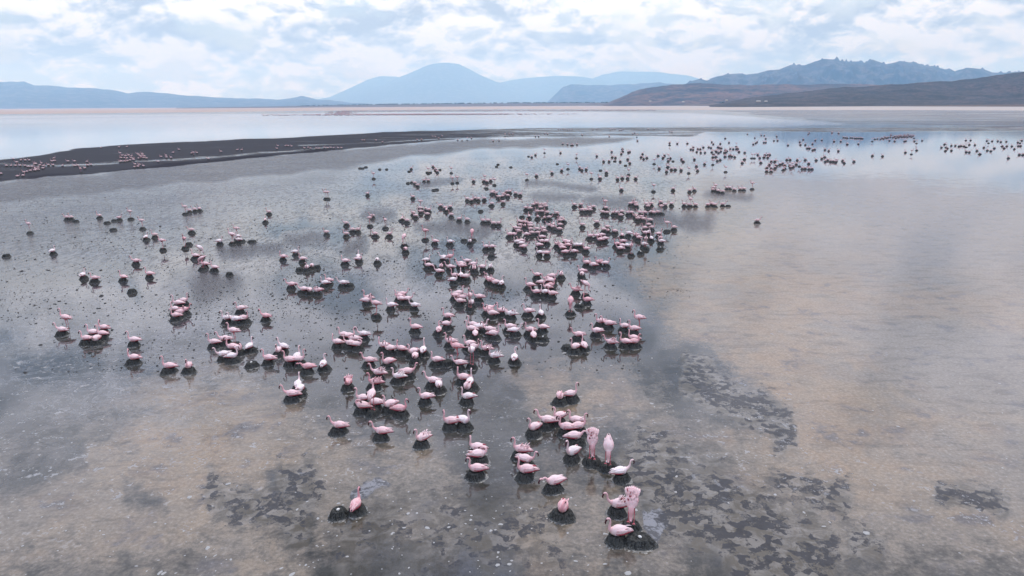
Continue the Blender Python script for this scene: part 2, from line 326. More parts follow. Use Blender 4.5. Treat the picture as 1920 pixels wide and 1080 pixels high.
# ---------------------------------------------------------------- far land, hills, mountains
def terrain_mat(name, c1, c2, c3, scale):
    mt, g, pb = mat(name); pos = g.n('ShaderNodeNewGeometry').outputs['Position']
    a = g.noise(pos, scale, 7, .65, .3); b = g.noise(pos, scale * 6, 5, .65)
    c = g.mix(g.ss(a, .38, .62), c1, c2); c = g.mix(g.m('MULTIPLY', g.ss(b, .48, .6), .85), c, c3)
    g.put(pb.inputs['Base Color'], c); pb.inputs['Roughness'].default_value = .95; pb.inputs['Specular IOR Level'].default_value = .1
    return mt
def ridge(name, prof, Y0, depth, mt, amp=.25, nz=6, seed=0, step=3.0, rows=44, power=1.2, foot=-3.0):
    xs = np.arange(prof[0][0], prof[-1][0] + .1, step); ys = np.interp(xs, [p[0] for p in prof], [p[1] for p in prof])
    ys = ys + (fbm(xs / 22, xs * 0 + seed, 4, seed) - .5) * min(4.2, amp * 13)
    Yc = Y0 + depth; V = []
    crest = [at_depth(x, y, Yc) for x, y in zip(xs, ys)]
    cx = np.array([c.x / c.y for c in crest]); cz = np.maximum(np.array([c.z for c in crest]), 1.0)
    for j in range(rows + 10):
        t = j / rows if j <= rows else 1 + (j - rows) / 10 * .8
        Y = Y0 + depth * t
        wx = cx * Y
        n = fbm(wx / depth * nz, wx * 0 + Y / depth * nz * .8, 6, seed + 5, ridged=True) - .5
        n2 = fbm(wx / depth * nz * .3, wx * 0 + t * 1.3, 3, seed + 15) - .5
        if t <= 1:
            f = np.clip(t + n2 * .45 * math.sin(math.pi * t), 0, 1) ** power
            z = cz * (Y / Yc) * (f + n * amp * 4 * t * (1 - t) * (.35 + .65 * f))
            z = np.minimum(z, (cz - H) * Y / Yc * .985 + H) if t < 1 else z
        else: z = cz * max(0, 1 - (t - 1) * 1.4) * (1 + n * amp)
        z = z + foot * (1 - min(t, 1)) * 3
        V.append(np.stack([wx, wx * 0 + Y, z], -1))
    V = np.array(V); nr_, nc = V.shape[:2]; V = V.reshape(-1, 3)
    ii, jj = np.meshgrid(np.arange(nr_ - 1), np.arange(nc - 1), indexing='ij')
    F = np.stack([ii * nc + jj, ii * nc + jj + 1, (ii + 1) * nc + jj + 1, (ii + 1) * nc + jj], -1).reshape(-1, 4)
    return tag(add(name, mesh_np(name, V, F, [mt])), kind='structure')
M1 = terrain_mat('mountain_slope', (.008, .012, .018), (.028, .028, .034), (.09, .08, .085), .0012)
M2 = terrain_mat('hill_scrub', (.026, .025, .030), (.13, .075, .06), (.008, .011, .010), .0045)
M3 = terrain_mat('hill_near', (.022, .021, .022), (.075, .054, .052), (.005, .008, .005), .014)
ridge('mountain_range', [(-420, 148), (-200, 156), (-60, 160), (0, 153), (30, 154), (45, 153), (65, 161), (90, 160), (125, 164), (200, 167), (240, 174), (280, 173), (350, 178), (380, 180), (430, 184), (470, 184), (520, 186), (565, 180), (600, 187), (640, 190), (700, 196)], 10500, 3500, M1, .3, seed=3)
ridge('mountain_volcano', [(540, 193), (600, 186), (650, 178), (690, 168), (718, 158), (742, 147), (770, 136), (800, 122.5), (814, 119), (835, 117.5), (860, 119.5), (878, 129), (904, 142), (930, 153), (960, 162), (1010, 173), (1090, 189)], 19000, 5000, M1, .12, seed=6, power=1.5)
ridge('mountain_shoulder', [(580, 190), (620, 181), (650, 168), (690, 149), (712, 143), (742, 144), (800, 152), (900, 157), (935, 155), (960, 150), (985, 146), (1040, 142), (1080, 143), (1130, 150), (1200, 165), (1300, 185)], 21500, 4500, M1, .14, seed=7, power=1.3)
ridge('mountain_far', [(1000, 196), (1080, 160), (1130, 140), (1160, 134), (1230, 135), (1290, 142), (1330, 153), (1400, 170), (1500, 190)], 24000, 3500, M1, .15, seed=8)
ridge('mountain_ridge', [(1020, 196), (1035, 182), (1055, 163), (1070, 158), (1120, 160), (1180, 158), (1240, 155), (1300, 160), (1420, 170), (1500, 185)], 11500, 2600, M1, .25, seed=9)
ridge('mountains', [(1230, 192), (1290, 154), (1312, 147), (1325, 150), (1345, 143), (1375, 138), (1400, 139), (1420, 137), (1440, 131), (1460, 130), (1485, 121), (1510, 122), (1528, 116), (1545, 111), (1565, 112), (1585, 119), (1600, 118), (1618, 120), (1636, 112), (1660, 121), (1686, 115), (1710, 118), (1745, 125), (1790, 133), (1812, 126), (1845, 131), (1860, 136), (1900, 136), (2000, 130), (2150, 128), (2300, 140)], 6600, 2600, M1, .6, nz=14, seed=12, rows=60, step=2)
ridge('hills', [(1130, 197), (1148, 188), (1175, 178), (1185, 173), (1200, 168), (1230, 164), (1260, 158), (1300, 156), (1340, 158), (1400, 160), (1440, 159), (1520, 158), (1600, 158), (1700, 162), (1800, 170), (1900, 185)], 3400, 1300, M2, .3, nz=8, seed=15, step=2)
ridge('hill', [(1330, 197), (1400, 184), (1450, 178), (1520, 170), (1560, 165), (1620, 162), (1700, 157), (1780, 152), (1830, 147), (1880, 140), (1920, 134), (2000, 126), (2100, 118), (2300, 112), (2500, 120)], 1750, 900, M3, .3, nz=9, seed=18, step=2, foot=-.5)
# low plain behind the far shore
front = [(330, 203.4), (540, 202.0), (700, 200.2), (960, 198.6), (1200, 198.4), (1500, 199.0), (1920, 200.0), (2300, 201)]
top = [(330, 202.2), (540, 199.0), (700, 196), (960, 193), (1200, 191.8), (1500, 192.6), (1920, 193.5), (2300, 194)]
xs = np.arange(330, 2300, 6.0); V = []
for t in np.linspace(0, 1.25, 9):
    row = []
    for x in xs:
        yf = np.interp(x, [p[0] for p in front], [p[1] for p in front]); yt = np.interp(x, [p[0] for p in top], [p[1] for p in top])
        Yf = min(ground(x, yf, .1).y, 5200); b = at_depth(x, yt, Yf + 1100); a = at_depth(x, yf, Yf)
        a.z = .15
        p = a.lerp(b, t) if t <= 1 else b + Vector((0, 400, -8))
        p.z = max(p.z, .15)
        row.append(tuple(p))
    V.append(row)
V = np.array(V); nr_, nc = V.shape[:2]
ii, jj = np.meshgrid(np.arange(nr_ - 1), np.arange(nc - 1), indexing='ij')
F = np.stack([ii * nc + jj, ii * nc + jj + 1, (ii + 1) * nc + jj + 1, (ii + 1) * nc + jj], -1).reshape(-1, 4)
MP = terrain_mat('plain_soil', (.08, .05, .04), (.11, .072, .056), (.06, .055, .035), .008)
tag(add('far_plain_ground', mesh_np('far_plain', V.reshape(-1, 3), F, [MP])), kind='structure')
# distant belt of trees and scrub on the plain, and a few pale houses among them
mt, g, pb = mat('far_foliage'); MF = mt
g.put(pb.inputs['Base Color'], g.mix(g.noise(g.n('ShaderNodeNewGeometry').outputs['Position'], .05, 4), (.014, .022, .012), (.035, .042, .022))); pb.inputs['Roughness'].default_value = .95
def blob(V, F, c, rx, rz, n=7):
    b = len(V); rings = 4
    for j in range(rings + 1):
        ph = math.pi * (j / rings) - math.pi / 2
        for i in range(n):
            k = rng.uniform(.7, 1.25); a = 2 * math.pi * i / n
            V.append((c[0] + rx * k * math.cos(ph) * math.cos(a), c[1] + rx * k * math.cos(ph) * math.sin(a), c[2] + rz * rng.uniform(.8, 1.15) * math.sin(ph)))
    for j in range(rings):
        for i in range(n):
            F.append((b + j * n + i, b + j * n + (i + 1) % n, b + (j + 1) * n + (i + 1) % n, b + (j + 1) * n + i))
V = []; F = []
for k in range(1500):
    x = rng.uniform(560, 2000)
    dens = 1.0 if 1150 < x < 1520 else (.75 if x > 950 else .45)
    if rng.random() > dens: continue
    yt = np.interp(x, [p[0] for p in top], [p[1] for p in top]); yf = np.interp(x, [p[0] for p in front], [p[1] for p in front])
    Yf = min(ground(x, yf, .1).y, 5200) + rng.uniform(850, 1080)
    b = at_depth(x, yt + .3, Yf); h = rng.uniform(.9, 2.4) * (1.5 if 1150 < x < 1470 and rng.random() < .5 else 1) * Yf / FPX * .8
    blob(V, F, (b.x, b.y, b.z + h * .35), h * rng.uniform(.8, 1.7), h * .6)
tag(add('far_woodland', mesh_np('far_woodland', V, F, [MF])), 'belt of dark trees and scrub along the far shore under the hills', 'woodland', kind='stuff')
MW, g, pb = mat('whitewash'); pb.inputs['Base Color'].default_value = (.36, .35, .34, 1)
MR, g, pb = mat('sheet_roof'); pb.inputs['Base Color'].default_value = (.32, .32, .33, 1); pb.inputs['Roughness'].default_value = .5
for i, (x, y, wd, lb) in enumerate(((1219, 190.4, 4, 'tiny white house farthest left among the far shore trees'), (1281, 191.2, 4, 'tiny white house right of the leftmost one on the far shore'),
                                    (1362, 188.4, 5, 'tiny white house on the rise above the far trees'), (1422, 190.0, 8, 'long pale low house in the row at the hill foot'), (1436, 190.2, 5, 'short pale house at the right end of the hill foot row'))):
    Y = 1150 if x > 1300 else 1700
    p = at_depth(x, y + .6, Y); s_ = Y / 1500
    e = add('house', None, loc=p); tag(e, lb, 'house', 'houses on the far shore')
    W, Dp, Hh = wd * s_ * .5, 3 * s_, 1.5 * s_
    me = mesh_np('wall', [(a * W, b * Dp, c) for c in (0, Hh) for a, b in ((-1, -1), (1, -1), (1, 1), (-1, 1))] + [(-W, 0, Hh * 1.5), (W, 0, Hh * 1.5)],
                 [(0, 1, 5, 4), (1, 2, 6, 9, 5), (2, 3, 7, 6), (3, 0, 4, 8, 7), (3, 2, 1, 0)], [MW], smooth=False); add('wall', me, e)
    Z = Hh * 1.52; o_ = 1.1
    me = mesh_np('roof', [(-W * o_, -Dp * 1.15, Hh * .96), (W * o_, -Dp * 1.15, Hh * .96), (W * o_, 0, Z), (-W * o_, 0, Z), (W * o_, Dp * 1.15, Hh * .96), (-W * o_, Dp * 1.15, Hh * .96)], [(0, 1, 2, 3), (3, 2, 4, 5)], [MR], smooth=False); add('roof', me, e)

# ---------------------------------------------------------------- flamingo
mt, g, pb = mat('plumage', .7); MPl = mt
oi = g.n('ShaderNodeObjectInfo').outputs['Color']
tc = g.n('ShaderNodeTexCoord').outputs['Object']
ft = g.noise(g.vm('MULTIPLY', tc, (9, 30, 30)), 1, 4, .6); f2 = g.noise(tc, 9, 3)
c = g.mix(g.ss(ft, .35, .65), oi, g.mix(.55, oi, (.66, .58, .58)))
z = g.sep(tc)[2]
c = g.mix(g.m('MULTIPLY', g.ss(f2, .56, .70), .5), c, (.52, .18, .21))
g.put(pb.inputs['Base Color'], c); pb.inputs['Roughness'].default_value = .75; pb.inputs['Specular IOR Level'].default_value = .2
b_ = g.n('ShaderNodeBump'); b_.inputs['Strength'].default_value = .5; b_.inputs['Distance'].default_value = .01; g.put(b_.inputs['Height'], ft); g.put(pb.inputs['Normal'], b_.outputs[0])
def flat(name, c, r=.6):
    mt, g, pb = mat(name); pb.inputs['Base Color'].default_value = (*c, 1); pb.inputs['Roughness'].default_value = r; return mt
MN, g, pb = mat('neck_plumage'); g.put(pb.inputs['Base Color'], g.mix(.38, g.n('ShaderNodeObjectInfo').outputs['Color'], (.58, .24, .27))); pb.inputs['Roughness'].default_value = .75
MC = flat('crimson_covert', (.26, .02, .04)); MB_ = flat('bill', (.05, .008, .015), .4); ML = flat('leg_skin', (.45, .08, .11), .5); MK = flat('flight_feather', (.02, .018, .02))
BM = [MPl, MN, MC, MB_, ML, MK]
class Mesh:
    def __init__(s): s.V = []; s.F = []; s.M = []
    def tube(s, pts, n, mi, cap=True, up=(0, 1, 0)):
        """pts: (x, y, z, half width, half height[, material]); one continuous skin through all rings"""
        b = len(s.V); P_ = [Vector(p[:3]) for p in pts]; k = len(P_)
        for i in range(k):
            t = (P_[min(i + 1, k - 1)] - P_[max(i - 1, 0)]).normalized()
            side = Vector(up) - t * t.dot(Vector(up))
            side.normalize(); nn = side.cross(t)
            for j in range(n):
                a = 2 * math.pi * j / n
                s.V.append(tuple(P_[i] + side * math.cos(a) * pts[i][3] + nn * math.sin(a) * pts[i][4]))
        for i in range(k - 1):
            mm = pts[i][5] if len(pts[i]) > 5 else mi
            for j in range(n):
                s.F.append((b + i * n + j, b + i * n + (j + 1) % n, b + (i + 1) * n + (j + 1) % n, b + (i + 1) * n + j)); s.M.append(mm)
        if cap:
            s.F.append(tuple(b + j for j in range(n))[::-1]); s.M.append(mi if len(pts[0]) < 6 else pts[0][5])
            s.F.append(tuple(b + (k - 1) * n + j for j in range(n))); s.M.append(mi if len(pts[-1]) < 6 else pts[-1][5])
    def feather(s, a, b, wd, mi, lift=(0, 0, .01)):     # one thin curved plume from a to b
        a = Vector(a); b = Vector(b); d = b - a; sd = d.cross(Vector((0, 0, 1)))
        sd = sd.normalized() if sd.length > 1e-5 else Vector((0, 1, 0))
        L_ = Vector(lift)
        s.tube([(*a, wd * .3, .006, mi), (*(a + d * .35 + L_), wd, .009, mi), (*(a + d * .75 + L_), wd * .85, .006, mi), (*b, wd * .15, .002, mi)], 6, mi, up=tuple(sd))
    def me(s, name): return mesh_np(name, s.V, s.F, BM, s.M)
def spin(pts, c, deg):                                   # pitch the profile about c in the x-z plane
    a = R(deg); o = []
    for p in pts:
        x, z = p[0] - c[0], p[2] - c[1]
        o.append((c[0] + x * math.cos(a) - z * math.sin(a), p[1], c[1] + x * math.sin(a) + z * math.cos(a)) + tuple(p[3:]))
    return o
TRUNK0 = [(-.27, 0, -.005, .008, .006, 0), (-.235, 0, .0, .028, .016, 0), (-.18, 0, .008, .05, .034, 0), (-.12, 0, .01, .074, .058, 0), (-.05, 0, .008, .094, .080, 0), (.02, 0, .002, .100, .088, 0), (.08, 0, .0, .090, .080, 0),
         (.125, 0, .012, .068, .062, 0), (.158, 0, .034, .044, .044, 1)]
TRUNK = [(x * .95, y, z + .018, a * 1.08, b * 1.24, m_) for x, y, z, a, b, m_ in TRUNK0]
NECKS = {
    'up':   [(.178, 0, .066), (.184, 0, .105), (.178, 0, .150), (.170, 0, .195), (.170, 0, .235), (.180, 0, .270)],
    'tall': [(.180, 0, .066), (.192, 0, .11), (.188, 0, .165), (.176, 0, .225), (.172, 0, .28), (.182, 0, .32)],
    'fwd':  [(.190, 0, .06), (.222, 0, .09), (.246, 0, .13), (.254, 0, .175), (.258, 0, .215), (.270, 0, .245)],
    'curl': [(.178, 0, .062), (.19, .005, .10), (.17, .012, .145), (.13, .022, .165), (.095, .035, .15)],
    'side': [(.178, 0, .066), (.186, .0, .11), (.182, .012, .155), (.175, .02, .2), (.172, .02, .24), (.175, .004, .27)],
    'low':  [(.182, 0, .06), (.205, 0, .10), (.235, 0, .125), (.27, 0, .125), (.295, 0, .10)],
}
def head(p, t, mode, s_=1.0):
    """head and the bent bill; p = neck end, the bill curving down in front"""
    x, y, z = p
    if mode == 'side': dx_, dy_ = .25, -1.0
    elif mode == 'back': dx_, dy_ = -1.0, .25
    else: dx_, dy_ = 1.0, 0.0
    pts = [(.014, .022, .019, .020, 1), (.036, .024, .022, .024, 1), (.058, .012, .019, .021, 3), (.078, -.018, .017, .019, 3), (.088, -.052, .016, .018, 3), (.080, -.084, .012, .012, 3), (.066, -.094, .003, .003, 3)]
    return [(x + a * dx_, y + a * dy_, z + b, w_, h_, m_) for a, b, w_, h_, m_ in pts]
def legs(M, hx, hz, foot, spread=.05, bend=.03):
    for sg in (-1, 1):
        f = foot + (.025 * sg)
        zt = -.0
        M.tube([(hx, sg * spread * .8, hz, .022, .022), (hx - .01, sg * spread, hz - .09, .010, .010), (hx - bend, sg * spread, hz * .45 + FZ * .55, .0075, .0075), (hx - bend, sg * spread, hz * .42 + FZ * .58, .0115, .0115),
                (hx - bend * .6, sg * spread, hz * .38 + FZ * .62, .0065, .0065), (f, sg * spread, FZ + .012, .006, .006), (f + .004, sg * spread, FZ + .004, .010, .006)], 6, 4)
        for a in (-.45, 0, .45):
            M.tube([(f, sg * spread, FZ + .006, .007, .005), (f + .035 * math.cos(a), sg * spread + .035 * math.sin(a), FZ + .005, .010, .004), (f + .075 * math.cos(a), sg * spread + .075 * math.sin(a), FZ + .003, .003, .002)], 5, 4)
FZ = -.50
def flamingo(neck='up', mode='front', pitch=0, fluff=0, stand=False, wing='closed', seed=0):
    global FZ
    M = Mesh(); r_ = random.Random(seed)
    body = spin(TRUNK, (0, 0), pitch)
    if neck == 'down':                                     # bowing deep over the nest, rump raised
        p0 = body[-1]; nk = [(p0[0] + .02, 0, p0[2] - .05), (p0[0] + .012, 0, p0[2] - .11), (p0[0] - .0, 0, p0[2] - .18), (p0[0] + .004, 0, p0[2] - .235), (p0[0] + .03, .0, p0[2] - .265)]
    else: nk = [(a, b, c_) for a, b, c_ in NECKS[neck]]
    if pitch and neck != 'down':
        dxp = body[-1][0] - TRUNK[-1][0]; dzp = body[-1][2] - TRUNK[-1][2]; nk = [(a + dxp, b, c_ + dzp) for a, b, c_ in nk]
    w_ = [.036, .028, .023, .020, .019, .019]
    ring = [(*p, w_[min(i, 5)], w_[min(i, 5)], 1) for i, p in enumerate(nk)]
    hd = head(nk[-1], None, mode)
    if neck == 'down': ring = [(*q_[:3], q_[3] * 1.35, q_[4] * 1.35, q_[5]) for q_ in ring]
    if neck == 'down': hd = [(nk[-1][0] + (a[0] - nk[-1][0]) * .6, a[1], nk[-1][2] - .01 + (a[2] - nk[-1][2]) * .9, a[3], a[4], a[5]) for a in hd]
    M.tube(body + ring + hd, 14, 0)
    for sg in (-1, 1):                                     # eye
        e = hd[1]; o_ = e[3] * .95
        if mode == 'front' or neck == 'down': c_ = (e[0] + .006, e[1] + sg * o_, e[2] + .004)
        else: c_ = (e[0] + sg * o_, e[1], e[2] + .004)
        M.tube([(c_[0] - .004, c_[1], c_[2], .001, .001), (c_[0], c_[1], c_[2], .005, .005), (c_[0] + .004, c_[1], c_[2], .001, .001)], 5, 5)
    for sg in (-1, 1):                                     # folded wings: rounded shield with crimson edge and dark tips
        wg = [(.10, sg * .052, .030, .012, .020, 0), (.06, sg * .078, .036, .022, .042, 0), (-.01, sg * .088, .034, .026, .054, 0), (-.09, sg * .078, .030, .022, .046, 0), (-.17, sg * .052, .020, .016, .030, 0), (-.25, sg * .028, .004, .010, .016, 0), (-.30, sg * .014, -.010, .004, .006, 0)]
        M.tube(spin(wg, (0, 0), pitch), 10, 0)
        ed = [(.07, sg * .090, -.008, .009, .012, 2), (-.02, sg * .104, -.020, .011, .014, 2), (-.11, sg * .088, -.016, .011, .016, 2), (-.20, sg * .052, -.012, .010, .013, 2), (-.29, sg * .024, -.018, .003, .003, 2)]
        M.tube(spin(ed, (0, 0), pitch), 6, 2)
        tp = [(-.20, sg * .040, -.012, .018, .012, 5), (-.27, sg * .020, -.022, .016, .010, 5), (-.325, sg * .010, -.030, .003, .003, 5)]
        M.tube(spin(tp, (0, 0), pitch), 6, 5)
    for k in range(10 + (26 if fluff else 0)):             # long scapular plumes lying over or raised off the back
        y = r_.uniform(-.075, .075); x = r_.uniform(-.14, .06); l_ = r_.uniform(.09, .16)
        z = .075 * math.sqrt(max(0, 1 - (y / .105) ** 2)) - .01 * abs(x)
        up = 0.012 if (not fluff or k % 4 == 0) else r_.uniform(.03, .13) * fluff
        a = (x, y, z); b = (x - l_ * (1 - .35 * (fluff > 0)), y * (1.1 if not fluff else 1.35), z + up - .025 * (fluff == 0))
        a, b = spin([a, b], (0, 0), pitch)
        M.feather(a, b, .016, 2 if r_.random() < (.2 if not fluff else .12) else 0)
    if fluff and neck == 'down':                           # raised fan of tail and wing plumes
        for k in range(15):
            u = -1 + 2 * k / 14; a, b = spin([(-.05, u * .07, .05 + .02 * (k % 2)), (-.29 + .04 * abs(u) + .02 * (k % 2), u * .12, .08 - .05 * u * u)], (0, 0), pitch)
            M.feather(a, b, .036, 0)
    if stand:
        FZ = -.50; legs(M, -.01, -.05, .0)
        M.tube([(.02, 0, -.06, .05, .03, 0), (-.02, 0, -.10, .035, .03, 0), (-.03, 0, -.125, .012, .012, 0)], 8, 0)
    return M
VAR = {
    's': [flamingo('up', seed=1), flamingo('tall', seed=2), flamingo('fwd', seed=3), flamingo('side', 'side', seed=4)],
    'f': [flamingo('up', fluff=.8, seed=5), flamingo('fwd', fluff=1, seed=6)],
    'p': [flamingo('curl', 'back', seed=7), flamingo('low', seed=8)],
    't': [flamingo('up', stand=True, seed=9, pitch=4), flamingo('tall', stand=True, seed=10, pitch=8)],
    'd': [flamingo('down', pitch=-30, stand=True, seed=11)],
    'b': [flamingo('down', pitch=-52, stand=True, fluff=.9, seed=12), flamingo('down', pitch=-60, stand=True, seed=13)],
}
VME = {k: [v.me('flamingo') for v in l] for k, l in VAR.items()}

# ---------------------------------------------------------------- nest mound, egg
mt, g, pb = mat('nest_mud', .8); MM = mt
tc = g.n('ShaderNodeTexCoord').outputs['Object']; z = g.sep(tc)[2]
st = g.noise(g.vm('MULTIPLY', tc, (26, 26, 7)), 1, 4, .65); sp = g.noise(tc, 55, 2, .6); sb = g.noise(tc, 14, 3)
c = g.mix(g.ss(st, .35, .65), (.012, .0125, .013), (.060, .062, .060))
c = g.mix(g.m('MULTIPLY', g.ss(g.m('ADD', sp, g.m('MULTIPLY', g.m('SUBTRACT', .07, z), 1.6)), .57, .66), .75), c, (.13, .135, .135))
c = g.mix(g.m('MULTIPLY', g.ss(sb, .60, .72), .5), c, (.035, .034, .026))
g.put(pb.inputs['Base Color'], c)
b_ = g.n('ShaderNodeBump'); b_.inputs['Strength'].default_value = .7; b_.inputs['Distance'].default_value = .015; g.put(b_.inputs['Height'], g.m('ADD', st, sp)); g.put(pb.inputs['Normal'], b_.outputs[0])
pb.inputs['Roughness'].default_value = .8; pb.inputs['Specular IOR Level'].default_value = .12
def nest_mesh(seed, wide=1.0):
    r_ = random.Random(seed); n = 40
    prof = [(.315, -.03), (.285, .004), (.262, .03), (.240, .07), (.215, .115), (.195, .155), (.178, .185), (.150, .196), (.115, .186), (.07, .176), (.0, .172)]
    prof = [(r, z * .9) for r, z in prof]
    o1, o2 = r_.uniform(0, 6), r_.uniform(0, 6); V = []; F = []
    for j, (r, z) in enumerate(prof):
        for i in range(n):
            a = 2 * math.pi * i / n
            k = 1 + .07 * math.sin(2 * a + o1) + .05 * math.sin(3 * a + o2 + z * 9) + (.05 * (r_.random() - .5)) * (j < 7) + .018 * math.sin(13 * a + o1 + z * 12) * (j < 7) + .03 * math.sin(7 * a + o2) * (j < 8)
            V.append((r * k * wide * math.cos(a), r * k * math.sin(a), z + .026 * (r_.random() - .5) * (1 < j < 10)))
    for j in range(len(prof) - 1):
        for i in range(n): F.append((j * n + i, j * n + (i + 1) % n, (j + 1) * n + (i + 1) % n, (j + 1) * n + i))
    return np.array(V), np.array(F)
NV = [nest_mesh(s_, w_) for s_, w_ in ((1, 1), (2, 1.06), (3, .95), (4, 1.12))]
NME = [mesh_np('mud_nest', a, b, [MM]) for a, b in NV]
mt, g, pb = mat('salt_rim', .8); MS = mt
tc = g.n('ShaderNodeTexCoord').outputs['Object']
g.put(pb.inputs['Base Color'], g.mix(g.ss(g.noise(tc, 16, 4, .65), .42, .62), (.06, .06, .06), (.20, .20, .19)))
def rim_mesh(seed):                                       # low irregular collar of pale scum round the foot of a mound
    r_ = random.Random(seed); n = 56; V = []; F = []
    ro = [0] * n; v = r_.uniform(.3, .36)
    for i in range(n):
        a = 2 * math.pi * i / n
        ro[i] = .325 + .035 * math.sin(2 * a + seed) + .025 * math.sin(5 * a + seed * 2) + r_.uniform(-.02, .02)
    for j, (f, z) in enumerate(((0, .012), (.5, .009), (1, -.006))):
        for i in range(n):
            a = 2 * math.pi * i / n; r = .25 * (1 - f) + ro[i] * f; V.append((r * math.cos(a), r * math.sin(a), z + r_.uniform(-.002, .002)))
    for j in range(2):
        for i in range(n):
            if r_.random() < .3 and j == 1: continue
            F.append((j * n + i, j * n + (i + 1) % n, (j + 1) * n + (i + 1) % n, (j + 1) * n + i))
    return mesh_np('salt_rim', V, F, [MS])
RIM = [rim_mesh(1), rim_mesh(2), rim_mesh(3)]
ME_ = flat('egg_shell', (.6, .59, .57), .45)
EV = []; EF = []
for j in range(9):
    ph = math.pi * j / 8
    for i in range(12):
        a = 2 * math.pi * i / 12; k = math.sin(ph) * (1 - .12 * math.cos(ph)); EV.append((.043 * math.cos(ph) , .028 * k * math.cos(a), .028 * k * math.sin(a)))
for j in range(8):
    for i in range(12): EF.append((j * 12 + i, j * 12 + (i + 1) % 12, (j + 1) * 12 + (i + 1) % 12, (j + 1) * 12 + i))
EGG = mesh_np('egg', EV, EF, [ME_])
